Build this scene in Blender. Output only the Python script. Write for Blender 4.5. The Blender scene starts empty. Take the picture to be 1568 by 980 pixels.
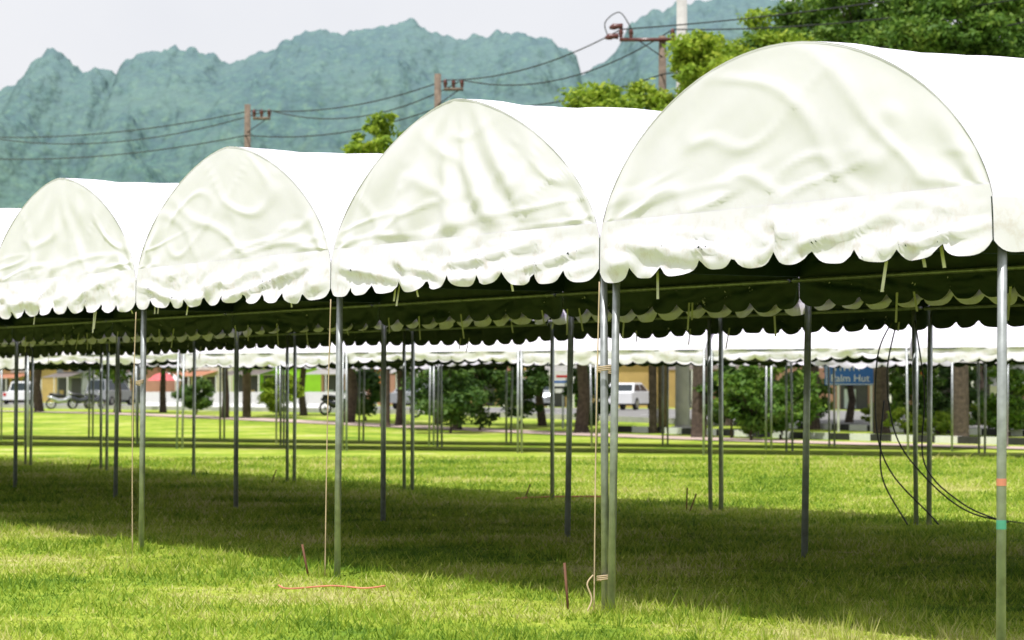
import bpy, math, random
import numpy as np
from mathutils import Vector, noise, Matrix
R=random.Random(7); NR=np.random.default_rng(11)
scene=bpy.context.scene
scene.view_settings.view_transform='Standard'
try: scene.view_settings.look='None'
except: pass
scene.view_settings.exposure=0
UX,UY=-.5165,.8563; VX,VY=.8563,.5165
def smooth(a,b,x):
    t=min(1,max(0,(x-a)/(b-a))); return t*t*(3-2*t)
def gz(y): return .5*smooth(75,130,y)
def P(u,v,z=0.0): return (2.675+UX*u+VX*v, 14.6+UY*u+VY*v, z)
def PG(u,v,dz=0.0):
    p=P(u,v); return (p[0],p[1],gz(p[1])+dz)
ANG_U=math.atan2(UY,UX)
# ---------------- materials
def newmat(name):
    m=bpy.data.materials.new(name); m.use_nodes=True
    nt=m.node_tree; return m,nt,nt.nodes['Principled BSDF']
def ramp(nt,fac,stops):
    r=nt.nodes.new('ShaderNodeValToRGB')
    while len(r.color_ramp.elements)<len(stops): r.color_ramp.elements.new(.5)
    for e,(p,c) in zip(r.color_ramp.elements,stops):
        e.position=p; e.color=(*c,1)
    nt.links.new(fac,r.inputs[0]); return r.outputs[0]
def nz(nt,scale,detail=4,rough=.55,vec=None,dist=0):
    n=nt.nodes.new('ShaderNodeTexNoise'); n.inputs['Scale'].default_value=scale
    n.inputs['Detail'].default_value=detail; n.inputs['Roughness'].default_value=rough
    n.inputs['Distortion'].default_value=dist
    if vec is None:
        g=nt.nodes.new('ShaderNodeNewGeometry'); vec=g.outputs['Position']
    nt.links.new(vec,n.inputs['Vector']); return n.outputs['Fac']
def mixc(nt,f,a,b,mode='MIX'):
    m=nt.nodes.new('ShaderNodeMix'); m.data_type='RGBA'; m.blend_type=mode
    for s,v in ((0,f),(6,a),(7,b)):
        if isinstance(v,(int,float)): m.inputs[s].default_value=v
        elif isinstance(v,tuple): m.inputs[s].default_value=(*v,1)
        else: nt.links.new(v,m.inputs[s])
    return m.outputs[2]
def math_(nt,op,a,b=0.0,c=0.0):
    m=nt.nodes.new('ShaderNodeMath'); m.operation=op
    for i,v in enumerate((a,b,c)):
        if isinstance(v,(int,float)): m.inputs[i].default_value=v
        else: nt.links.new(v,m.inputs[i])
    return m.outputs[0]
def bump(nt,b,h,strength,dist):
    n=nt.nodes.new('ShaderNodeBump'); n.inputs['Strength'].default_value=strength
    n.inputs['Distance'].default_value=dist
    nt.links.new(h,n.inputs['Height']); nt.links.new(n.outputs[0],b.inputs['Normal'])
def simple(name,c,rough=.7,metal=0,var=.25,scale=6,bmp=0):
    m,nt,b=newmat(name)
    f=nz(nt,scale,5)
    lo=tuple(x*(1-var) for x in c); hi=tuple(min(1,x*(1+var)) for x in c)
    nt.links.new(ramp(nt,f,[(.3,lo),(.7,hi)]),b.inputs['Base Color'])
    b.inputs['Roughness'].default_value=rough; b.inputs['Metallic'].default_value=metal
    if bmp: bump(nt,b,f,.6,bmp)
    return m
def leafmat(name,cols,transl=.35):
    m,nt,b=newmat(name)
    g=nt.nodes.new('ShaderNodeNewGeometry')
    n=nz(nt,.7,3)
    a=math_(nt,'MULTIPLY',g.outputs['Random Per Island'],.5)
    c_=math_(nt,'MULTIPLY_ADD',n,1.2,-.35)
    col=ramp(nt,math_(nt,'ADD',a,c_),[(i/(len(cols)-1),c) for i,c in enumerate(cols)])
    nt.links.new(col,b.inputs['Base Color']); b.inputs['Roughness'].default_value=.55
    b.inputs['Specular IOR Level'].default_value=.25
    t=nt.nodes.new('ShaderNodeBsdfTranslucent'); nt.links.new(col,t.inputs[0])
    mx=nt.nodes.new('ShaderNodeMixShader'); mx.inputs[0].default_value=transl
    nt.links.new(b.outputs[0],mx.inputs[1]); nt.links.new(t.outputs[0],mx.inputs[2])
    nt.links.new(mx.outputs[0],nt.nodes['Material Output'].inputs[0])
    return m
def clothmat():
    m,nt,b=newmat('white_tarpaulin')
    f=nz(nt,1.3,5,.6); f2=nz(nt,9,6,.65)
    c=ramp(nt,f,[(.3,(.80,.765,.89)),(.65,(.83,.795,.92))])
    g=nt.nodes.new('ShaderNodeNewGeometry'); sp=nt.nodes.new('ShaderNodeSeparateXYZ')
    nt.links.new(g.outputs['Position'],sp.inputs[0])
    mr=nt.nodes.new('ShaderNodeMapRange'); mr.inputs[1].default_value=2.80; mr.inputs[2].default_value=2.45
    nt.links.new(sp.outputs[2],mr.inputs[0])
    st=ramp(nt,f2,[(.50,(0,0,0)),(.78,(.7,.7,.7))])
    c=mixc(nt,math_(nt,'MULTIPLY',mr.outputs[0],st),c,(.58,.48,.44))
    nt.links.new(c,b.inputs['Base Color']); b.inputs['Roughness'].default_value=.85
    b.inputs['Specular IOR Level'].default_value=.1
    bump(nt,b,nz(nt,2.5,3,.45),.22,.03)
    return m
M_cloth=clothmat()
M_lin=simple('dark_green_lining',(.010,.028,.021),.6)
M_pole=simple('galvanised_steel',(.36,.38,.39),.42,.55,.25,12)
M_rope=simple('rope',(.55,.42,.28),.9)
M_rust=simple('rusty_rod',(.16,.07,.04),.8)
M_red=simple('red_tape',(.6,.22,.14),.8)
M_green=simple('green_tape',(.08,.36,.24),.7)
M_black=simple('black_rubber',(.015,.015,.016),.5)
M_strip=simple('tie_strip',(.62,.60,.48),.8)
M_bark=simple('bark',(.075,.055,.04),.95,0,.45,8,.03)
M_conc=simple('concrete',(.42,.41,.39),.85,0,.15,3,.005)
M_wood=simple('weathered_wood_pole',(.16,.12,.09),.9,0,.3,5)
M_asph=simple('asphalt',(.19,.185,.18),.9,0,.15,.8)
M_path=simple('pink_paving',(.50,.38,.33),.9,0,.18,1.5)
M_wht=simple('white_paint',(.75,.75,.73),.6,0,.06)
M_blk=simple('black_paint',(.03,.03,.03),.7)
M_carw=simple('car_white_paint',(.75,.76,.78),.25,0,.02)
M_card=simple('car_dark_paint',(.05,.055,.065),.25,.3,.05)
M_cars=simple('car_silver_paint',(.40,.42,.44),.28,.5,.05)
M_glass=simple('dark_glass',(.02,.03,.035),.08,0,.1)
M_hub=simple('wheel_hub',(.45,.45,.46),.3,.8)
M_lred=simple('tail_light',(.5,.02,.02),.3)
M_blue=simple('sign_blue',(.02,.12,.42),.5,0,.05)
M_ins=simple('brown_insulator',(.11,.035,.03),.3)
L_lime=leafmat('foliage_lime',[(.10,.19,.02),(.26,.38,.03),(.46,.52,.06)],.4)
L_mid=leafmat('foliage_mid',[(.04,.10,.015),(.10,.20,.025),(.26,.36,.05)],.38)
L_dark=leafmat('foliage_dark',[(.025,.065,.015),(.06,.125,.025),(.15,.24,.04)],.33)
# grass
GC=[(.10,.20,.02),(.24,.36,.035),(.42,.50,.065),(.60,.57,.25)]
def grasscolor(nt,rand):
    a=nz(nt,.35,5,.6); b2=nz(nt,2.6,5,.65)
    out=math_(nt,'MULTIPLY_ADD',b2,1.1,math_(nt,'MULTIPLY_ADD',a,1.7,-.88))
    if rand:
        g=nt.nodes.new('ShaderNodeNewGeometry')
        out=math_(nt,'ADD',out,math_(nt,'MULTIPLY_ADD',g.outputs['Random Per Island'],.5,-.25))
    return ramp(nt,out,[(.1,GC[0]),(.38,GC[1]),(.64,GC[2]),(.88,GC[3])])
M_ground,nt,b=newmat('lawn_ground')
c=grasscolor(nt,False)
f=nz(nt,14,6,.7)
c=mixc(nt,ramp(nt,f,[(.35,(.45,.45,.45)),(.6,(0,0,0))]),c,(.10,.13,.02))
nt.links.new(c,b.inputs['Base Color']); b.inputs['Roughness'].default_value=.95
b.inputs['Specular IOR Level'].default_value=.1
bump(nt,b,nz(nt,18,6,.75),.6,.04)
M_blade,nt,b=newmat('grass_blades')
c=grasscolor(nt,True); nt.links.new(c,b.inputs['Base Color']); b.inputs['Roughness'].default_value=.6
b.inputs['Specular IOR Level'].default_value=.2
t=nt.nodes.new('ShaderNodeBsdfTranslucent'); nt.links.new(c,t.inputs[0])
mx=nt.nodes.new('ShaderNodeMixShader'); mx.inputs[0].default_value=.45
nt.links.new(b.outputs[0],mx.inputs[1]); nt.links.new(t.outputs[0],mx.inputs[2])
nt.links.new(mx.outputs[0],nt.nodes['Material Output'].inputs[0])
# hill
M_hill,nt,b=newmat('hazy_forest_hill')
g=nt.nodes.new('ShaderNodeNewGeometry')
def vor(sc):
    v=nt.nodes.new('ShaderNodeTexVoronoi'); v.inputs['Scale'].default_value=sc
    nt.links.new(g.outputs['Position'],v.inputs['Vector']); return v
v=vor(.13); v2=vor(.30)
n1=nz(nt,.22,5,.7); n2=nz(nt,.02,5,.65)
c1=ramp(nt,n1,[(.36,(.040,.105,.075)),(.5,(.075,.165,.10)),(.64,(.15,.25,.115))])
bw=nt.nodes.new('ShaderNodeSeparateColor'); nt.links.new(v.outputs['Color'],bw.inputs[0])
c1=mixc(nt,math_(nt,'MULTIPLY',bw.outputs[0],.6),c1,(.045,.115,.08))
c1=mixc(nt,ramp(nt,v.outputs['Distance'],[(.35,(0,0,0)),(.85,(.75,.75,.75))]),c1,(.025,.06,.06))  # shade in the gaps between tree crowns, painted into the colour
c1=mixc(nt,ramp(nt,v2.outputs['Distance'],[(.35,(0,0,0)),(.85,(.5,.5,.5))]),c1,(.025,.06,.06))  # same painted gap shade at a finer crown size
c2=mixc(nt,ramp(nt,n2,[(.40,(0,0,0)),(.65,(.45,.45,.45))]),c1,(.15,.24,.15))
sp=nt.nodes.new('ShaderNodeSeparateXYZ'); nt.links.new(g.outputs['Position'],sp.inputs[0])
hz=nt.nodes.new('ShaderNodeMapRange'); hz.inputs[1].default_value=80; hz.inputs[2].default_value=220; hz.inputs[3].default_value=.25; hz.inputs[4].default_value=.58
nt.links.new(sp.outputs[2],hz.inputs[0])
c2=mixc(nt,hz.outputs[0],c2,(.165,.235,.285))  # aerial haze painted into the base colour, stronger with height
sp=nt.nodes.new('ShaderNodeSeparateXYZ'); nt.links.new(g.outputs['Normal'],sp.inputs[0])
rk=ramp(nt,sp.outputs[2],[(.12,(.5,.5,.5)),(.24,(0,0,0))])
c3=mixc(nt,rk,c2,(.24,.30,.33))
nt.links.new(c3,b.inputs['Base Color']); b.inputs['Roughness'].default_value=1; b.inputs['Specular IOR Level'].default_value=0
hh=math_(nt,'MULTIPLY_ADD',v2.outputs['Distance'],-.45,math_(nt,'MULTIPLY',v.outputs['Distance'],-1.0))
bump(nt,b,hh,.5,3.5)
# ---------------- mesh helpers
def npmesh(name,V,F,mats,mi=None,smooth_=False,parent=None):
    V=np.asarray(V,dtype=np.float32); F=np.asarray(F,dtype=np.int32); k=F.shape[1]
    me=bpy.data.meshes.new(name)
    me.vertices.add(len(V)); me.vertices.foreach_set('co',V.ravel())
    me.loops.add(F.size); me.loops.foreach_set('vertex_index',F.ravel())
    me.polygons.add(len(F)); me.polygons.foreach_set('loop_start',np.arange(0,F.size,k,dtype=np.int32))
    me.polygons.foreach_set('loop_total',np.full(len(F),k,dtype=np.int32))
    for m in mats: me.materials.append(m)
    if mi is not None: me.polygons.foreach_set('material_index',np.asarray(mi,dtype=np.int32))
    me.polygons.foreach_set('use_smooth',np.full(len(F),smooth_,dtype=bool))
    me.update(calc_edges=True); me.validate()
    o=bpy.data.objects.new(name,me); scene.collection.objects.link(o)
    if parent: o.parent=parent
    return o
def pymesh(name,V,F,mats,mi=None,smooth_=False,parent=None):
    me=bpy.data.meshes.new(name); me.from_pydata([tuple(v) for v in V],[],F)
    for m in mats: me.materials.append(m)
    if mi: me.polygons.foreach_set('material_index',mi)
    if smooth_: me.polygons.foreach_set('use_smooth',[True]*len(F))
    me.update(); o=bpy.data.objects.new(name,me); scene.collection.objects.link(o)
    if parent: o.parent=parent
    return o
def empty(name,loc=(0,0,0),rz=0):
    e=bpy.data.objects.new(name,None); e.location=loc; e.rotation_euler=(0,0,rz); e.empty_display_size=.3
    scene.collection.objects.link(e); return e
def tube(pts,rad,n=8):
    V=[];F=[]
    pts=[Vector(p) for p in pts]
    for i,p in enumerate(pts):
        d=(pts[min(i+1,len(pts)-1)]-pts[max(i-1,0)]).normalized()
        a=d.orthogonal().normalized() if i==0 else (a-d*a.dot(d)).normalized()
        b_=d.cross(a)
        r=rad[i] if isinstance(rad,(list,tuple)) else rad
        for j in range(n):
            t=2*math.pi*j/n; V.append(p+(a*math.cos(t)+b_*math.sin(t))*r)
    for i in range(len(pts)-1):
        for j in range(n):
            F.append((i*n+j,i*n+(j+1)%n,(i+1)*n+(j+1)%n,(i+1)*n+j))
    return V,F
class MB:
    def __init__(s): s.V=[];s.F=[];s.M=[];s.mats=[]
    def add(s,V,F,m):
        if m not in s.mats: s.mats.append(m)
        k=s.mats.index(m); o=len(s.V); s.V+=[tuple(v) for v in V]
        s.F+=[tuple(i+o for i in f) for f in F]; s.M+=[k]*len(F)
    def tube(s,pts,rad,m,n=8,cap=True):
        V,F=tube(pts,rad,n)
        if cap: F=F+[tuple(range(n))[::-1],tuple(range(len(V)-n,len(V)))]
        s.add(V,F,m)
    def box(s,c,d,m,rz=0):
        V=[];ca,sa=math.cos(rz),math.sin(rz)
        for i in (-1,1):
            for j in (-1,1):
                for k in (-1,1):
                    x,y=i*d[0]/2,j*d[1]/2
                    V.append((c[0]+x*ca-y*sa,c[1]+x*sa+y*ca,c[2]+k*d[2]/2))
        s.add(V,[(0,1,3,2),(4,6,7,5),(0,4,5,1),(2,3,7,6),(0,2,6,4),(1,5,7,3)],m)
    def make(s,name,parent=None,smooth_=False): return pymesh(name,s.V,s.F,s.mats,s.M,smooth_,parent)
# ---------------- ground
ys=[-60,0,30,60]+list(range(70,136,2))+[160,400,1200,3000,7000]
xs=[-6000,-1500,-300,-100,0,100,300,1500,6000]
V=[(x,y,gz(y)) for y in ys for x in xs]
nx=len(xs); F=[(j*nx+i,j*nx+i+1,(j+1)*nx+i+1,(j+1)*nx+i) for j in range(len(ys)-1) for i in range(nx-1)]
npmesh('ground',V,F,[M_ground],None,True)
def strip(name,u0,u1,v0,v1,dz,mat,du=2.0,dv=2.0):
    nu=max(1,int((u1-u0)/du)); nv=max(1,math.ceil((v1-v0)/dv))
    V=[PG(u0+(u1-u0)*i/nu,v0+(v1-v0)*j/nv,dz) for i in range(nu+1) for j in range(nv+1)]
    F=[(i*(nv+1)+j,i*(nv+1)+j+1,(i+1)*(nv+1)+j+1,(i+1)*(nv+1)+j) for i in range(nu) for j in range(nv)]
    F=[f[::-1] for f in F]
    return npmesh(name,V,F,[mat],None,True)
strip('footpath',-20,300,36.6,38.8,.03,M_path)
strip('road',-20,320,49,76,.03,M_asph)
mb=MB()
for v_ in (56,69):
    u=0.
    while u<240:
        A=[PG(u,v_,.045),PG(u+3,v_,.045),PG(u+3,v_+.15,.045),PG(u,v_+.15,.045)]
        mb.add(A,[(3,2,1,0)],M_wht); u+=7
mb.make('road_markings')
def kerb(name,u0,u1,v_,plain=False):
    mb=MB(); i=0; u=u0
    while u<u1:
        p=PG(u+.5,v_); mb.box((p[0],p[1],p[2]+.09),(.99,.18,.24),M_conc if plain else (M_wht,M_blk)[i%2],ANG_U); u+=1; i+=1
    mb.make(name)
kerb('road_kerb',10,66,41.0); kerb('road_kerb',10,70,48.9); kerb('road_kerb',70,200,48.9,True)
# ---------------- grass blades
N=300000
Y=13.5+46.5*NR.random(N)**1.25; X=(NR.uniform(-1,1,N))*(.235*Y+1.2)
ph=NR.uniform(0,2*math.pi,N); cl=.5+.5*np.sin(X*1.7+1.3*np.sin(Y*.9))*np.sin(Y*2.1+np.sin(X*2.3))
h=(.016+.030*NR.random(N)**2*1.4)*(.5+1.0*cl)*(1+Y/100); big=NR.random(N)<.006; h[big]*=2.4
w=.003+.00026*Y
le=NR.uniform(.3,1.4,N)*h; la=NR.uniform(0,2*math.pi,N)
V=np.zeros((N,3,3)); 
V[:,0,0]=X-w*np.cos(ph);V[:,0,1]=Y-w*np.sin(ph)
V[:,1,0]=X+w*np.cos(ph);V[:,1,1]=Y+w*np.sin(ph)
V[:,2,0]=X+le*np.cos(la);V[:,2,1]=Y+le*np.sin(la);V[:,2,2]=h
V[:,:2,2]=-.003
npmesh('grass',V.reshape(-1,3),np.arange(3*N).reshape(N,3),[M_blade])
def tufts(name,pts,hh,nb,mat):
    Vs=[]
    for (x,y) in pts:
        n=nb; a=NR.uniform(0,2*math.pi,n); r=NR.uniform(0,.06,n); hz=hh*NR.uniform(.4,1,n)*R.uniform(.5,1.2); ln=NR.uniform(.1,.7,n)*hz
        bx=x+r*np.cos(a);by=y+r*np.sin(a); p=NR.uniform(0,math.pi,n); ww=.004
        T=np.zeros((n,3,3)); T[:,0,0]=bx-ww*np.cos(p);T[:,0,1]=by-ww*np.sin(p);T[:,1,0]=bx+ww*np.cos(p);T[:,1,1]=by+ww*np.sin(p)
        T[:,2,0]=bx+ln*np.cos(a);T[:,2,1]=by+ln*np.sin(a);T[:,2,2]=hz
        T[:,:,2]+=gz(y)
        Vs.append(T)
    T=np.concatenate(Vs); npmesh(name,T.reshape(-1,3),np.arange(3*len(T)).reshape(-1,3),[mat])
pts=[]
for i in range(120):
    u_=R.uniform(-1,26); v_=R.gauss(-.1,1.2); p=P(u_,v_); pts.append((p[0],p[1]))
for i in range(60):
    p=P(R.uniform(1,5),R.gauss(.6,.7)); pts.append((p[0],p[1]))
for k in range(7):
    for q in range(3):
        p=P(4*k,0); pts.append((p[0]+R.gauss(0,.12),p[1]+R.gauss(0,.12)))
tufts('weeds',pts,.15,22,M_blade)
# ---------------- tents
W=4.0; DV=4.72
def arch(s,rise,p,q,ze): return ze+rise*max(0,(1-abs(s)**p))**q
def make_tent(k,v0,params,detail=1.0,poles=()):
    rise,p,q,ze,seed,radial=params
    u0=W*k; e=empty('canopy_tent',P(u0+2,v0+DV/2,0)); inv=Vector(e.location)
    hw=1.989
    def grid(name,fn,ns,nt_,inw,flip=False):
        Vv=[];L=[]
        for j in range(nt_+1):
            for i in range(ns+1):
                a=fn(i/ns,j/nt_); Vv.append(Vector(P(*a))-inv)
                b_=(a[0]+inw[0],a[1]+inw[1],a[2]+inw[2]); L.append(Vector(P(*b_))-inv)
        F=[(j*(ns+1)+i,j*(ns+1)+i+1,(j+1)*(ns+1)+i+1,(j+1)*(ns+1)+i) for j in range(nt_) for i in range(ns)]
        if flip: F=[f[::-1] for f in F]
        npmesh(name,Vv,F,[M_cloth],None,True,e)
        npmesh(name+'_lining',L,[f[::-1] for f in F],[M_lin],None,True,e)
    def top(s): return arch(s,rise,p,q,ze)
    nr=int(36*detail)
    def roof(a,t):
        s=math.sin((a-.5)*math.pi); vv=v0-.012+(DV+.024)*t
        z=top(s); sag=.022*math.sin(math.pi*3*t)**2*(1-abs(s)**6)
        n=noise.noise(Vector((s*2.2+seed,vv*.9,seed)))*.010+noise.noise(Vector((s*3+vv*2,vv*1.1-s*4,seed+3)))*.010
        n+=.010*(1-2*abs(noise.noise(Vector((s*2+vv*1.5,vv*2.5,seed+4)))))
        return (u0+2+hw*s,vv,z-sag+n*(1-abs(s)**8)*smooth(0,.05,t))
    grid('roof_sheet',roof,nr,int(44*detail),(0,0,-.012),True)
    zs=ze+.10
    def wr(s,z,out):
        x=2*s; h_=max(0,top(0)-z)
        f=noise.noise(Vector((x*.8,z*1.2,seed)))*.016
        f+=.006*noise.noise(Vector((x*2.2+z*4*(1 if x>0 else -1),z*1.6,seed+5)))
        # a few long thin tension creases
        c1=noise.noise(Vector((x*.9-z*1.6,z*.9+x*.5,seed+15))); f+=.010*math.exp(-(c1/.07)**2)
        c2=noise.noise(Vector((x*1.3+z*1.9,z*1.1-x*.6,seed+25))); f+=.007*math.exp(-(c2/.06)**2)
        ph_=math.atan2(x,h_+.15)
        f+=radial*math.sin(ph_*13+2.5*noise.noise(Vector((x,z*2,seed))))*(.25+.75*min(1,h_))*.4*math.exp(-(ph_/.75)**2)
        c_=noise.noise(Vector((x*.8+seed,z*7+x*.6,seed)))
        f+=.013*math.exp(-(c_/.12)**2)*smooth(ze+.5,ze+.05,z)
        cx_=2-abs(x); cz_=z-ze
        f+=.010*math.sin(math.atan2(cz_+.1,cx_+.05)*14+seed)*math.exp(-(cx_**2+cz_**2)/.5)
        return f*out
    for side,vv0,sg in (('front',v0,-1),('back',v0+DV,1)):
        def gab(a,t,vv0=vv0,sg=sg):
            s=math.sin((a-.5)*math.pi); zt=top(s); zb=min(zs,zt-.001)
            z=zb+(zt-zb)*t
            return (u0+2+hw*s,vv0+sg*(.01+wr(s,z,1)*(1-t**6)*(1-abs(s)**10)*(.25+.75*smooth(0,.12,t))),z)
        grid('gable_'+side,gab,int(96*detail),int(48*detail),(0,-sg*.014,0),sg>0)
        nsc=10; cols=nsc*12
        dz0=R.uniform(-.02,.02)
        def val(a,t,vv0=vv0,sg=sg):
            s=2*a-1; zt=min(zs,top(s))+.003
            fr=(a*nsc+.12*noise.noise(Vector((a*8,seed,3))))%1.0
            drop=noise.noise(Vector((a*4,seed,2)))*.035+.02*noise.noise(Vector((a*11,seed,7)))
            zb=ze-.29+.085*abs(2*fr-1)**3.2+drop+dz0*(1-abs(s))
            z=zb+(zt-zb)*t; q_=1-t
            fl=.013+.25*wr(s,zs,1)*(1-abs(s)**10)+.03*q_**1.2*(1-.9*abs(s)**6)
            wv=.010*q_*math.sin(a*37+seed*3+3*noise.noise(Vector((a*6,seed,0))))+.022*noise.noise(Vector((a*7+z*3,z*3,seed)))*(.3+q_)
            c1=noise.noise(Vector((a*3.2+z*1.2,z*6+a*3*(1 if s<0 else -1),seed+9)))
            wv+=.034*math.exp(-(c1/.16)**2)*math.sin(math.pi*min(1,t+.1))
            c2=noise.noise(Vector((a*7-z*4,z*9+a*6,seed+19)))
            wv+=.014*math.exp(-(c2/.14)**2)
            return (u0+2+(hw+.005)*s,vv0+sg*(fl+wv*(1-t**4)*(1-abs(s)**12)),z)
        grid('valance_'+side,val,cols,12,(0,-sg*.008,0),sg>0)
    if k==0:
        sg=-1
        def sv(a,t,sg=sg):
            fr=(a*12)%1.0; zt=ze+.03
            zb=ze-.28+.07*abs(2*fr-1)**3+noise.noise(Vector((a*7,seed,sg)))*.03
            z=zb+(zt-zb)*t; q_=1-t
            return (u0+2+sg*(hw+.012+.02*q_+.02*q_*noise.noise(Vector((a*14,z*4,seed)))),v0-.03+(DV+.06)*a,z)
        grid('valance_side',sv,144,6,(-sg*.012,0,0),True)
    mb=MB()
    for (uu,vv,lean,r_) in poles:
        a=Vector(P(uu,vv,0))-inv; b_=Vector(P(uu+lean,vv+.02,ze-.02))-inv
        a.z=-.05
        mb.tube([a,a+(b_-a)*.5,b_],r_,M_pole,12)
    for vv in (v0+.08,v0+DV-.08):
        mb.tube([Vector(P(u0+.03,vv,ze-.05))-inv,Vector(P(u0+W-.03,vv,ze-.05))-inv],.02,M_pole,8)
    mb.make('steel_poles',e,True)
    mb=MB()
    for vv,sg in ((v0,1),(v0+DV,-1)):
        for i in range(4 if v0<1 else 2):
            uu=u0+R.uniform(.2,3.8); L_=R.uniform(.10,.28); z0=ze-.2; a=R.uniform(-.06,.06); b0=R.uniform(-.03,.03)
            q0=[P(uu,vv+sg*.06,z0),P(uu+.03,vv+sg*.06,z0),P(uu+.03+a,vv+sg*.06+b0,z0-L_),P(uu+a,vv+sg*.06+b0,z0-L_)]
            mb.add([Vector(q)-inv for q in q0],[(0,1,2,3)],M_strip)
    mb.make('tie_strips',e)
    return e
PR=.027
NT=13
for k in range(NT):
    prm={0:(1.10,1.95,.62,2.55,1.3,.004),1:(1.14,1.5,.62,2.55,5.1,.08),2:(1.10,1.55,.60,2.55,8.7,.010),3:(1.10,1.6,.6,2.55,12.2,.035)}.get(k,(1.08,1.6,.6,2.55,3.3*k,.015))
    det=1.0 if k<5 else .5
    pl=[(4*k+4,.05,.0,PR)]
    if k==0: pl=[(0.05,.06,-.01,PR),(4.0,.03,.05,PR),(3.93,.03,-.05,PR)]
    make_tent(k,0.0,prm,det,pl)
    prm=(1.08,1.7,.6,2.495+.010*math.sin(k*2.1),20+2.7*k,.015)
    pl=[(4*k+4,DV+.06,R.uniform(-.05,.05),PR*1.15),(4*k+4,2*DV+.15,R.uniform(-.04,.04),PR*1.1)]
    if k%3!=1: pl.append((4*k+4.16,2*DV+.1,.05,PR))
    if k==0: pl+=[(0,DV+.06,0,PR),(0,2*DV+.1,0,PR)]
    make_tent(k,DV+.16,prm,.6,pl)
def far_tent(cx,cy,ang,L,Dp=5.0,seed=0):
    e=empty('canopy_tent',(cx,cy,gz(cy)),ang)
    def G(name,fn,ns,nt_,off,mt=True):
        Vv=[fn(i/ns,j/nt_) for j in range(nt_+1) for i in range(ns+1)]
        F=[(j*(ns+1)+i,j*(ns+1)+i+1,(j+1)*(ns+1)+i+1,(j+1)*(ns+1)+i) for j in range(nt_) for i in range(ns)]
        npmesh(name,Vv,F,[M_cloth],None,True,e)
        npmesh(name+'_lining',[(a+off[0],b_+off[1],c_+off[2]) for a,b_,c_ in Vv],F,[M_lin],None,True,e)
    prof=lambda s:2.5+1.1*max(0,1-abs(s)**1.6)**.6
    G('roof_sheet',lambda a,t:(L*(a-.5),Dp/2*math.sin((t-.5)*math.pi),prof(math.sin((t-.5)*math.pi))+.05*noise.noise(Vector((a*6+seed,t*5,0)))*math.sin(math.pi*t)-.05*math.sin(a*math.pi)*math.sin(math.pi*t)),24,20,(0,0,-.03))
    dd=.06*math.sin(seed*5)
    for sg in (-1,1):
        n=13
        G('valance',lambda a,t,sg=sg:(L*(a-.5),sg*(Dp/2-.03*(1-t)+.07*noise.noise(Vector((a*9+seed,t*3,sg)))),2.2+dd*(1-t)+.07*abs(2*((a*n)%1.0)-1)**2.5*(1-t)+.09*noise.noise(Vector((a*3+seed,0,0)))*(1-t)+.31*t),n*8,4,(0,-sg*.02,0))
        G('gable',lambda a,t,sg=sg:(sg*(L/2-.01),Dp/2*math.sin((a-.5)*math.pi),2.25+(prof(math.sin((a-.5)*math.pi))-2.25)*t),24,6,(-sg*.02,0,0))
    mb=MB()
    for x in (-L/2+.05,L/2-.05):
        for y in (-Dp/2,Dp/2):
            mb.tube([(x,y,-.1),(x+R.uniform(-.05,.05),y,2.5)],.03,M_pole,8)
    mb.make('steel_poles',e,True)
fa=math.atan2(-14.5,27.5)
for i in range(11):
    t=(i-1.0)*5.05
    far_tent(17-.885*t, 59.0+.466*t, fa+R.uniform(-.02,.02), 5.0,5.0,i*3.1)
for i in range(8):
    t=(i)*5.05
    far_tent(10-.885*t, 70.0+.466*t, fa, 5.0,4.6,i*2.1+50)
# ---------------- ropes, stakes, small things near poles
def stake(u,v,h=.4,lx=.05):
    p=P(u,v); mb=MB(); mb.tube([(p[0],p[1],-.05),(p[0]+lx,p[1],h)],.009,M_rust,8); mb.make('ground_stake',None,True)
stake(4.1,-.2,.34,-.03); stake(8.2,-.1,.26,-.06); 
for k in (4,5,7,9): stake(4*k+.3,9.3,.22,.1)
stake(16.2,9.2,.3,.01)
def curve(name,pts,r,mat,parent=None):
    mb=MB(); 
    P_=[Vector(p) for p in pts]; out=[]
    for i in range(len(P_)-1):
        a=P_[max(i-1,0)];b_=P_[i];c_=P_[i+1];d=P_[min(i+2,len(P_)-1)]
        for j in range(8):
            t=j/8; out.append(.5*((2*b_)+(c_-a)*t+(2*a-5*b_+4*c_-d)*t*t+(3*b_-a-3*c_+d)*t**3))
    out.append(P_[-1]); mb.tube(out,r,mat,6); return mb.make(name,parent,True)
for (u,dx) in ((4,-.07),(8,-.07),(12,-.05)):
    a=P(u,.02,2.25); 
    curve('guy_rope',[(a[0]-.03,a[1],a[2]),(a[0]-.055,a[1]-.02,1.2),(a[0]+dx,a[1]-.04,.02)],.005,M_rope)
for (u,z) in ((4,.20),(4,1.62),(12,1.55)):
    p=P(u,.03,z); mb=MB()
    for q in range(3):
        mb.tube([(p[0]+(.062 if u==4 else .036)*math.cos(t*math.pi/5)+(.005 if u==4 else 0),p[1]+.036*math.sin(t*math.pi/5),z+q*.012+.004*t) for t in range(11)],.005,M_rope,6)
    mb.make('rope_tie',None,True)
p=P(4,0); curve('rope_tail',[(p[0]-.06,p[1]-.06,.26),(p[0]-.10,p[1]-.08,.2),(p[0]-.07,p[1]-.08,.1),(p[0]-.1,p[1]-.1,.02)],.006,M_rope)
for (z,m,hh) in ((.74,M_green,.05),(.98,M_red,.04)):
    p=P(.05-.01*z/2.5,.06+.02*z/2.5); mb=MB(); mb.tube([(p[0],p[1],z),(p[0],p[1],z+hh)],PR+.0015,m,16); mb.make('coloured_tape_band',None,False)
curve('red_string',[(-1.75,19.9,.05),(-1.65,19.7,.04),(-1.35,19.85,.05),(-1.1,19.75,.04),(-.95,19.85,.05)],.007,M_red)
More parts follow.
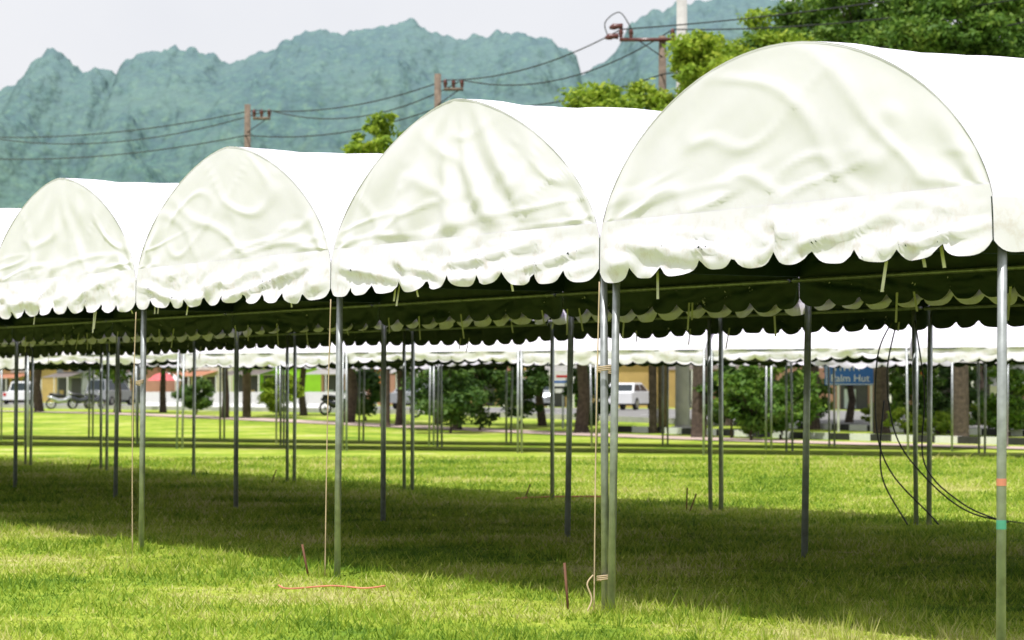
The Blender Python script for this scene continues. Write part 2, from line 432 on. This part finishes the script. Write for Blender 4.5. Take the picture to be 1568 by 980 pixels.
curve('red_string',[P(20,9.0,.04),P(20,9.6,.05),P(19.7,10.3,.05)],.012,M_red)
c0=Vector(P(12,9.4,0))
def cb(pts): curve('electric_cable',[(c0.x+a,c0.y+b_,z) for a,b_,z in pts],.009,M_black)
cb([(-.25,0,2.3),(-.42,0,1.9),(-.45,-.1,1.1),(-.3,-.2,.6),(.1,-.3,.15),(.2,-.35,.03)])
cb([(-.2,0,2.3),(-.3,.1,1.7),(-.2,.1,1.0),(.15,.0,.5),(.6,-.1,.15),(1.2,-.1,.03)])
cb([(-.35,0,1.4),(-.42,-.2,.9),(-.4,-.3,.5),(-.15,-.4,.03)])
cb([(0,0,2.3),(.12,.1,1.5),(.1,0,.7),(.5,-.2,.25),(1.0,-.2,.04)])
# ---------------- trees
def leafquads(C,Rr,n,size,rng,zs=1.0):
    wt=Rr**1.6; ci=rng.choice(len(C),n,p=wt/wt.sum()); d=rng.normal(size=(n,3)); d/=np.linalg.norm(d,axis=1)[:,None]
    rr=rng.random(n)**.5*(1+.28*np.abs(rng.normal(size=n))); pos=C[ci]+d*(Rr[ci]*rr)[:,None]*np.array([1,1,zs])
    nrm=d*.6+rng.normal(size=(n,3))*.7+np.array([0,0,.7]); nrm/=np.linalg.norm(nrm,axis=1)[:,None]
    t=np.cross(nrm,rng.normal(size=(n,3))); t/=np.linalg.norm(t,axis=1)[:,None]; b_=np.cross(nrm,t)
    s=size*rng.uniform(.6,1.3,n)[:,None]
    V=np.stack([pos-t*s*.62,pos+b_*s*.3,pos+t*s*.62,pos-b_*s*.3],1)
    return V.reshape(-1,3)
def make_tree(name,loc,H,cr,base,nl,size,mat,seed,ncl=34,tr=.16,lean=0,gap=1.0):
    rng=np.random.default_rng(seed); rr=random.Random(seed)
    cz=(H+base)/2; ch=(H-base)/2
    C=[];Rr=[]
    while len(C)<ncl:
        p=np.array([rr.uniform(-1,1) for _ in range(3)]); l=np.linalg.norm(p)
        if l>1 or l<.3: continue
        wd=1-.2*max(0,p[2])
        C.append([p[0]*cr*wd*.92+lean,p[1]*cr*wd*.92,cz+p[2]*ch*.92]); Rr.append(rr.uniform(.14,.34)*cr*gap)
    C=np.array(C);Rr=np.array(Rr)
    VL=leafquads(C,Rr,nl,size,rng,.6); FL=np.arange(len(VL)).reshape(-1,4)
    V=[];F=[]
    def addt(pts,rad,n=7):
        a,f=tube(pts,rad,n); o=len(V); V.extend([tuple(x) for x in a]); F.extend([tuple(i+o for i in q) for q in f])
    top=Vector((lean*.6,0,base+ch*1.1)); mid=Vector((rr.uniform(-.15,.15),rr.uniform(-.15,.15),base*.6))
    fork=Vector((lean*.3,rr.uniform(-.2,.2),base+.1*ch))
    addt([(0,0,-.3),(0,0,.15),mid,fork,top],[tr*1.6,tr*1.15,tr,tr*.85,tr*.25],10)
    for c_ in C[::2]:
        c_=Vector(c_); s=fork.lerp(top,rr.uniform(0,.6)); m=s.lerp(c_,.5)+Vector((rr.uniform(-.3,.3),rr.uniform(-.3,.3),rr.uniform(0,.4)))
        addt([s,m,c_],[tr*.32,tr*.18,tr*.05],5)
    V=np.array(V); n0=len(V); F=np.array(F)
    o=npmesh(name,np.concatenate([V,VL]),np.concatenate([F,FL+n0]),[M_bark,mat],[0]*len(F)+[1]*len(FL))
    o.location=(loc[0],loc[1],gz(loc[1])); return o
def at(px,D): return ((px-784)*D/4054,D)
make_tree('broadleaf_tree',at(1000,90),12.2,2.7,7.5,26000,.19,L_lime,1,80,.13,-1.0,.85)
make_tree('broadleaf_tree',at(1070,84),13.0,1.9,8.0,18000,.18,L_lime,2,60,.22,0,.9)
make_tree('broadleaf_tree',at(1150,90),14.8,2.6,8,34000,.18,L_lime,3,100,.14,0,.85)
make_tree('broadleaf_tree',at(1245,95),16.2,3.0,8,38000,.18,L_mid,4,110,.22,0,.8)
make_tree('broadleaf_tree',at(1350,90),16.4,3.4,8.0,46000,.18,L_mid,5,120,.25,0,.62)
make_tree('broadleaf_tree',at(1470,84),15.6,3.4,8,44000,.18,L_mid,6,120,.25,0,.62)
make_tree('broadleaf_tree',at(1590,88),16.6,3.8,8,40000,.2,L_mid,16,100,.25,0,.65)
make_tree('broadleaf_tree',at(590,98),11.7,1.6,8.0,5000,.2,L_lime,7,36,.16,0,.8)
spec=[(345,112,8,L_dark),(535,104,8.4,L_dark),(612,100,8.2,L_dark),(700,94,7.5,L_dark),(890,90,8,L_mid),(830,100,8,L_dark),(180,125,8,L_mid),(60,130,8,L_dark),(465,118,7,L_mid),(1300,104,7.5,L_dark),(1110,100,7.5,L_dark),(1500,100,7.5,L_mid),(250,128,7.5,L_dark),(1420,112,7.5,L_dark)]
for i,(px,D,H,m) in enumerate(spec):
    make_tree('roadside_tree',at(px,D),H,2.8,(1.5,2.2,1.8)[i%3],7500,.24,m,30+i,36,.15+.06*(i%3==1))
for i,(px,D,H,cr,m) in enumerate([(690,90,3.6,1.5,L_dark),(735,93,3.0,1.2,L_dark),(800,98,3,1.2,L_dark),(1150,80,2.5,1.1,L_mid),(1195,82,2.9,1.2,L_mid),(1120,84,2.6,1.0,L_dark),(900,92,2.4,.9,L_dark),(1400,92,3,.9,L_mid),(1545,86,2.4,.9,L_mid),(430,112,1.9,.9,L_lime),(300,120,1.7,.9,L_dark),(1230,96,2.4,1.2,L_mid),(560,108,2.2,1.0,L_dark),(1460,95,2.6,1.1,L_dark)]):
    make_tree('shrub',at(px,D),H,cr,.25,4500,.16,m,60+i,36,.04)
for i in range(16):
    px=1340+i*24+R.uniform(-8,8); D=R.uniform(86,96); 
    if px<1370: D=97
    make_tree('verge_plant',at(px,D),R.uniform(.7,1.3),R.uniform(.45,.7),.05,1100,.12,(L_lime,L_mid)[i%2],90+i,16,.03)
rng=np.random.default_rng(5); C=[];Rr=[]
for i in range(260):
    u=rng.uniform(60,330); v=rng.uniform(100,112); p=PG(u,v); C.append([p[0],p[1],rng.uniform(1,6.5)]); Rr.append(rng.uniform(1.3,2.8))
VL=leafquads(np.array(C),np.array(Rr),60000,.6,rng,.8)
npmesh('distant_trees',VL,np.arange(len(VL)).reshape(-1,4),[L_mid])
# ---------------- hills
sil=[(-900,260),(-500,180),(-300,120),(-150,140),(-40,125),(0,120),(22,112),(45,80),(70,60),(90,58),(108,80),(128,90),(152,82),(168,88),(178,99),(198,70),(230,60),(300,58),(335,72),(350,76),(400,60),(440,42),(475,30),(500,28),(515,37),(560,24),(618,15),(640,20),(665,32),(700,38),(735,38),(800,31),(840,42),(868,58),(884,72),(890,94),(915,82),(940,62),(958,40),(966,18),(985,4),(1040,-12),(1120,-30),(1200,-20),(1270,0),(1340,30),(1420,25),(1560,60),(1800,120),(2200,200),(2700,330)]
sx=np.array([a for a,_ in sil]);sy=np.array([b_ for _,b_ in sil])
RD=1550.; sc=RD/4054
nxh=700; nyh=120
X0,X1=-480,560
Vh=[]
for j in range(nyh):
    t=j/(nyh-1)
    yy=1180+ (RD-1180)*(t/.72) 
    for i in range(nxh):
        x=X0+(X1-X0)*i/(nxh-1)
        pxx=x/sc+784
        warp=34*noise.noise(Vector((x*.012,yy*.006,3)))*(1-min(1,t/.72))
        Hh=(594-np.interp(pxx+warp,sx,sy))*sc
        tt=t/.72
        if tt<=1: g_=(.22+.78*tt**1.15)*smooth(-.02,.2,tt)
        else: g_=1-((tt-1)/.39)**1.3*.9
        z=Hh*g_
        wgt=max(0,math.sin(math.pi*min(1,tt)))
        rdg=1-2*abs(noise.noise(Vector((x*.016+2,yy*.006,7))))
        z+=26*noise.noise(Vector((x*.018,yy*.012,1)))*wgt+14*noise.noise(Vector((x*.045,yy*.03,5)))*wgt+18*(rdg-.5)*wgt
        dd,pp=noise.voronoi(Vector((x*.12,yy*.075,0))); d=dd[0]
        d2=noise.voronoi(Vector((x*.27,yy*.17,9)))[0][0]
        cellr=noise.cell(pp[0]*7.3)
        z+=(8*max(0,.62-d)*(.4+.9*abs(cellr))+3.5*max(0,.6-d2))*min(1,tt*3)-1.5
        z+=2.2*noise.noise(Vector((x*.11,yy*.02,11)))*min(1,tt)
        Vh.append((x,yy,z-2))
Fh=[(j*nxh+i,j*nxh+i+1,(j+1)*nxh+i+1,(j+1)*nxh+i) for j in range(nyh-1) for i in range(nxh-1)]
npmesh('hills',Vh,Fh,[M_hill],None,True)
# ---------------- utility poles and wires
poles=[(1015,92,13.9),(670,103,13.9),(378,114,13.9),(-60,136,14.9),(2000,74,15.0)]
tops=[]
for i,(px,D,H) in enumerate(poles):
    x,y=at(px,D); e=empty('utility_pole',(x,y,0)); mb=MB()
    mb.tube([(0,0,0),(0,0,H)],[.19,.13],M_wood,10)
    a=-1.5 if i==0 else .25; b_=.45 if i==0 else 1.0; zc=H-(.15 if i==0 else .62)
    mb.box(((a+b_)/2,-.16,zc),(b_-a,.1,.12),M_wood if i else M_ins)
    mb.tube([(0,-.12,zc-.6),(b_*.8 if i else -.8,-.16,zc-.05)],.02,M_blk,6)
    att=[]
    for xx in ((-1.45,-1.1,.35) if i==0 else (.3,.62,.95)):
        mb.tube([(xx,-.16,zc+.05),(xx,-.16,zc+.14),(xx,-.16,zc+.17),(xx,-.16,zc+.2),(xx,-.16,zc+.34),(xx,-.16,zc+.4)],[.03,.08,.05,.09,.07,.03],M_ins,10)
        att.append((x+xx,y-.16,zc+.36))
    if i==0:
        for xx,zz in ((-1.75,.1),(-1.6,.45)):
            mb.tube([(xx-.25,-.2,zc+zz-.05),(xx-.1,-.2,zc+zz),(xx+.05,-.18,zc+zz+.02),(xx+.2,-.16,zc+zz+.02)],[.05,.12,.09,.11],M_ins,10)
        curve('loop_wire',[(-1.9,-.2,zc+.1),(-2.0,-.2,zc+.6),(-1.5,-.2,zc+.95),(-1.1,-.2,zc+.4)],.02,M_black,e)
    att.append((x,y-.2,H-1.35)); att.append((x,y-.2,H-2.0))
    mb.make('pole_and_crossarm',e,True); tops.append(att)
order=[3,2,1,0,4]
for a,b_ in zip(order[:-1],order[1:]):
    for j in (0,2,3):
        A=Vector(tops[a][j]);B=Vector(tops[b_][j]); sag=.45+.2*(j%3)
        pts=[A.lerp(B,t/14)-Vector((0,0,sag*4*(t/14)*(1-t/14))) for t in range(15)]
        mb=MB(); mb.tube(pts,.024,M_black,5); mb.make('power_line',None,True)
x,y=at(1045,93); mb=MB(); mb.tube([(x,y,0),(x,y,.6),(x,y,18)],[.30,.26,.17],M_conc,16); mb.tube([(x,y,-.05),(x,y,.3)],[.42,.38],M_conc,16)
mb.make('lamp_mast',None,True)
# ---------------- road barriers
for i in range(9):
    u=108+i*3.1; p=PG(u,52.5); e=empty('concrete_barrier',p,ANG_U)
    prof=[(-.3,0),(-.3,.12),(-.13,.38),(-.09,1.0),(.09,1.0),(.13,.38),(.3,.12),(.3,0)]
    n=len(prof); V=[(s*1.48,a,b_) for s in (-1,1) for a,b_ in prof]
    F=[(j,(j+1)%n,n+(j+1)%n,n+j) for j in range(n)]+[tuple(range(n)),tuple(range(2*n-1,n-1,-1))]
    pymesh('barrier_body',V,F,[M_wht],None,False,e)
# ---------------- cars
def car(name,px,D,paint,kind,flip=False):
    x,y=at(px,D); e=empty(name,(x,y,gz(y)+.03),ANG_U-(.9 if kind!='pickup' else .55)+(math.pi if flip else 0))
    if kind=='pickup':
        low=[(-2.5,.45),(-2.5,.95),(-.65,1.0),(.95,1.0),(2.35,.9),(2.5,.7),(2.5,.42)]
        cab=[(-.75,1.0),(-.55,1.62),(.35,1.66),(1.1,1.0)]; L=2.5; wx=(-1.55,1.6)
    elif kind=='van':
        low=[(-2.2,.4),(-2.25,1.05),(1.4,1.05),(2.1,.9),(2.25,.7),(2.25,.4)]
        cab=[(-2.15,1.05),(-2.0,1.85),(.7,1.9),(1.5,1.05)]; wx=(-1.4,1.4)
    else:
        low=[(-2.1,.35),(-2.15,.9),(-1.3,.98),(.9,.95),(1.9,.8),(2.15,.6),(2.15,.35)]
        cab=[(-1.7,.95),(-1.1,1.43),(.2,1.46),(1.1,.93)]; wx=(-1.3,1.35)
    mb=MB()
    def slab(prof,w0,w1,m):
        zs=[b_ for _,b_ in prof]; z0,z1=min(zs),max(zs); V=[]
        for sg in (-1,1):
            for a,b_ in prof:
                w=w0+(w1-w0)*(b_-z0)/(z1-z0); V.append((a,sg*w,b_))
        n=len(prof); F=[(j,(j+1)%n,n+(j+1)%n,n+j) for j in range(n)]+[tuple(range(n))[::-1],tuple(range(n,2*n))]
        mb.add(V,F,m)
    slab(low,.86,.84,paint); slab(cab,.80,.64,paint)
    z0,z1=cab[0][1]+.06,max(b_ for _,b_ in cab)-.1
    def cx(side,z):
        (xa,za),(xb,zb)=(cab[0],cab[1]) if side<0 else (cab[3],cab[2]); return xa+(xb-xa)*(z-za)/(zb-za)
    def wz(z): return .80+(.64-.80)*(z-cab[0][1])/(max(b_ for _,b_ in cab)-cab[0][1])+.008
    xm=(cx(-1,z0)+cx(1,z0))/2
    for sg in (-1,1):
        for a0,a1,b0,b1 in ((cx(-1,z0)+.1,xm-.04,cx(-1,z1)+.1,xm-.04),(xm+.04,cx(1,z0)-.12,xm+.04,cx(1,z1)-.1)):
            mb.add([(a0,sg*wz(z0),z0),(a1,sg*wz(z0),z0),(b1,sg*wz(z1),z1),(b0,sg*wz(z1),z1)],[(0,1,2,3)],M_glass)
    for s_ in (-1,1):
        o=.012*s_
        mb.add([(cx(s_,z0)+o,-wz(z0)+.08,z0),(cx(s_,z0)+o,wz(z0)-.08,z0),(cx(s_,z1)+o,wz(z1)-.08,z1),(cx(s_,z1)+o,-wz(z1)+.08,z1)],[(0,1,2,3)],M_glass)
    for sg in (-1,1):
        xe=low[-1][0]; mb.box((xe-.02,sg*.62,.68),(.12,.32,.14),M_hub); mb.box((low[0][0]+.03,sg*.70,.8),(.1,.2,.2),M_lred)
        for w in wx:
            mb.tube([(w,sg*.70,.33),(w,sg*.88,.33)],.33,M_black,20); mb.tube([(w,sg*.86,.33),(w,sg*.895,.33)],.19,M_hub,14)
    mb.box((0,0,.33),(3.6,1.5,.14),M_blk)
    mb.make('body',e)
car('parked_car',963,142,M_carw,'sedan'); car('pickup_truck',35,176,M_carw,'pickup'); car('pickup_truck',822,136,M_cars,'pickup',True)
car('parked_car',1215,138,M_card,'sedan'); car('van',170,190,M_cars,'van'); car('parked_car',640,150,M_cars,'sedan')
def moto(px,D,rz,m):
    x,y=at(px,D); e=empty('motorcycle',(x,y,gz(y)+.03),rz); mb=MB()
    for w in (-.6,.6):
        ring=[(w+.26*math.cos(t*math.pi/9),0,.3+.26*math.sin(t*math.pi/9)) for t in range(19)]
        mb.tube(ring,.05,M_black,7,False); mb.tube([(w,-.04,.3),(w,.04,.3)],.07,M_hub,10)
        for t in range(6): mb.tube([(w,0,.3),(w+.25*math.cos(t*1.05),0,.3+.25*math.sin(t*1.05))],.01,M_hub,4)
    mb.tube([(.6,0,.3),(.45,0,.75),(.38,0,1.0)],.035,M_hub,8)
    mb.tube([(.38,-.33,1.02),(.42,0,1.0),(.38,.33,1.02)],.02,M_blk,6)
    mb.tube([(.5,0,.72),(.2,0,.5),(-.2,0,.45),(-.55,0,.62),(-.8,0,.72)],[.1,.13,.16,.13,.05],m,10)
    mb.tube([(.15,0,.72),(-.2,0,.76),(-.7,0,.82)],[.08,.13,.09],M_black,10); mb.tube([(.44,0,.85),(.56,0,.9)],[.1,.07],M_hub,10)
    mb.make('frame',e,True)
moto(517,118,.5,M_card); moto(655,112,2.6,M_card); moto(125,150,.8,M_card); moto(145,152,1.0,M_card); moto(95,149,.3,M_cars)
# ---------------- blue road sign
x,y=at(1308,92); e=empty('road_sign',(x,y,gz(y)),.0); mb=MB()
mb.tube([(-.55,.06,-.1),(-.55,.06,2.45)],.045,M_wht,10); mb.tube([(.6,.06,-.1),(.6,.06,2.45)],.045,M_wht,10)
mb.box((0,0,2.05),(2.05,.03,.86),M_blue)
for dz in (-.4,.4): mb.box((0,-.018,2.05+dz),(1.95,.006,.02),M_wht)
for dx in (-.97,.97): mb.box((dx,-.0185,2.05),(.02,.005,.80),M_wht)
mb.make('panel',e)
def text(body,sz,loc,par,mat):
    cu=bpy.data.curves.new('lettering','FONT'); cu.body=body; cu.size=sz; cu.extrude=.004; cu.align_x='CENTER'; cu.materials.append(mat)
    o=bpy.data.objects.new('lettering',cu); scene.collection.objects.link(o); o.location=loc; o.rotation_euler=(math.pi/2,0,0); o.parent=par
text('Palm Hut',.36,(-.15,-.025,1.74),e,M_wht)
mb=MB()
def st(pts): mb.tube([(a,-.03,b_) for a,b_ in pts],.022,M_wht,5)
for ox in (-.7,-.38,-.06):
    st([(ox,2.35),(ox+.04,2.32),(ox+.04,2.12)]); st([(ox+.04,2.2),(ox+.12,2.36),(ox+.2,2.34),(ox+.22,2.12)])
st([(-.3,2.42),(-.2,2.45),(-.12,2.42)])
st([(.6,2.25),(.88,2.25)]); st([(.78,2.33),(.88,2.25),(.78,2.17)])
mb.make('sign_symbols',e)
for i,(px,D,w,h,z,m) in enumerate([(862,96,1.0,.8,1.7,M_wht),(1408,110,1.2,.7,2.1,simple('sign_yellow',(.75,.5,.03))),(1545,100,1.4,.8,1.9,M_wht),(575,120,1.2,.7,1.8,simple('sign_orange',(.7,.22,.04)))]):
    x,y=at(px,D); e=empty('roadside_sign',(x,y,gz(y))); mb=MB(); mb.tube([(0,.05,-.1),(0,.05,z+h/2)],.04,M_pole,8)
    mb.box((0,0,z),(w,.03,h),m)
    for q in range(3): mb.box((R.uniform(-.1,.1)*w,-.018,z+h*(.25-.25*q)),(w*R.uniform(.5,.75),.006,h*.1),(M_lred,M_blue,M_blk)[(q+i)%3])
    mb.make('board',e)
x,y=at(252,146); e=empty('market_umbrella',(x,y,gz(y))); mb=MB(); mb.tube([(0,0,0),(0,0,2.0)],.03,M_wht,8)
V=[(0,0,2.1)]+[(r*math.cos(t*math.pi/8),r*math.sin(t*math.pi/8),zz) for r,zz in ((.55,1.96),(.95,1.62)) for t in range(16)]
M_umb=simple('umbrella_red',(.62,.12,.13),.8)
for t in range(16):
    m=(M_umb,M_wht)[(t//2)%4==3]; a=1+t;b_=1+(t+1)%16
    mb.add([V[0],V[a],V[b_]],[(0,1,2)],m); mb.add([V[a],V[a+16],V[b_+16],V[b_]],[(0,1,2,3)],m)
mb.make('canopy',e)
# ---------------- shop buildings
cols=[(.30,.62,.03),(.55,.38,.16),(.62,.60,.55),(.36,.20,.15),(.50,.56,.60),(.55,.52,.42),(.28,.30,.30),(.50,.26,.2)]
rc=[(.25,.10,.06),(.30,.29,.28),(.14,.12,.11),(.38,.16,.09)]
M_door=simple('dark_opening',(.03,.03,.035),.6); 
WM=[simple('wall_paint_%d'%i,c_,.8,0,.12,1.0) for i,c_ in enumerate(cols)]
RM=[simple('roof_tin_%d'%i,c_,.7,0,.2,2.0) for i,c_ in enumerate(rc)]
def shop(name,u,v,w,d,h,wm,rm,two=False):
    p=PG(u,v); e=empty(name,p,ANG_U); mb=MB()
    mb.box((0,0,h/2),(w,d,h),wm)
    f=d/2+.012
    nb=max(2,int(w/2.6)); bw=w/nb
    for i in range(nb):
        cx=-w/2+bw*(i+.5)
        mb.box((cx,f,1.15),(bw*.72,.04,2.3),M_door); mb.box((cx,f+.03,2.36),(bw*.78,.06,.08),M_wht)
        if i%2: mb.box((cx+.3,f+.03,.6),(bw*.3,.05,1.1),WM[(i*3+int(u))%8])
    mb.add([(-w/2,d/2,2.8),(w/2,d/2,2.8),(w/2,d/2+1.6,2.35),(-w/2,d/2+1.6,2.35)],[(0,1,2,3)],RM[int(u)%4])
    for i in range(nb+1): mb.tube([(-w/2+bw*i,d/2+1.55,-.05),(-w/2+bw*i,d/2+1.55,2.36)],.05,M_wht,6)
    mb.box((R.uniform(-1,1),f+.05,3.2),(w*.5,.08,.6),WM[(int(u)+3)%8])
    o=.4
    V=[(-w/2-o,-d/2-o,h-.05),(w/2+o,-d/2-o,h-.05),(w/2+o,d/2+o,h-.05),(-w/2-o,d/2+o,h-.05),(-w/2-o,0,h+1.4),(w/2+o,0,h+1.4)]
    mb.add(V,[(0,1,5,4),(2,3,4,5),(0,4,3),(1,2,5),(0,3,2,1)],rm)
    mb.make('shop_body',e)
u=84; i=0
while u<300:
    w=R.uniform(6,11); 
    wm=WM[R.randrange(1,8)]
    if 172<u+w/2<190: wm=WM[0]; w=8
    shop('shop_house',u+w/2,88+R.uniform(-1.5,1.5),w,8,R.choice([3.6,4.0,6.4]),wm,RM[i%4],False)
    u+=w+R.choice([.3,1.5,5,9]); i+=1
# ---------------- world, sun, camera
s=Vector((-.095,-.385,.92)).normalized()
sun=bpy.data.lights.new('sun','SUN'); sun.energy=4.8; sun.angle=math.radians(.6); sun.color=(1,.975,.935)
so=bpy.data.objects.new('sun',sun); scene.collection.objects.link(so); so.rotation_euler=s.to_track_quat('Z','Y').to_euler()
w=bpy.data.worlds.new('World'); scene.world=w; w.use_nodes=True; nt=w.node_tree; bg=nt.nodes['Background']
sk=nt.nodes.new('ShaderNodeTexSky'); sk.sky_type='NISHITA'; sk.sun_disc=False
sk.sun_elevation=math.asin(s.z); sk.sun_rotation=math.atan2(s.x,s.y)%(2*math.pi); sk.dust_density=4; sk.air_density=1.2
tc=nt.nodes.new('ShaderNodeTexCoord'); cn=nz(nt,3.0,6,.6,tc.outputs['Generated'])
cl=ramp(nt,cn,[(.3,(.87,.89,.925)),(.65,(.96,.97,.98))])
cm=mixc(nt,1.0,cl,(10.3,10.2,10.4),'MULTIPLY')
nt.links.new(mixc(nt,.88,sk.outputs[0],cm),bg.inputs[0]); bg.inputs[1].default_value=.1
cam=bpy.data.cameras.new('camera'); co=bpy.data.objects.new('camera',cam); scene.collection.objects.link(co)
cam.sensor_width=36; cam.lens=36*4054/1568; cam.clip_end=20000; cam.clip_start=.1
co.location=(0,0,1.5); co.rotation_euler=(math.radians(90)+math.atan(110/4054),0,0)
cam.dof.use_dof=True; cam.dof.focus_distance=18.5; cam.dof.aperture_fstop=4.5
scene.camera=co
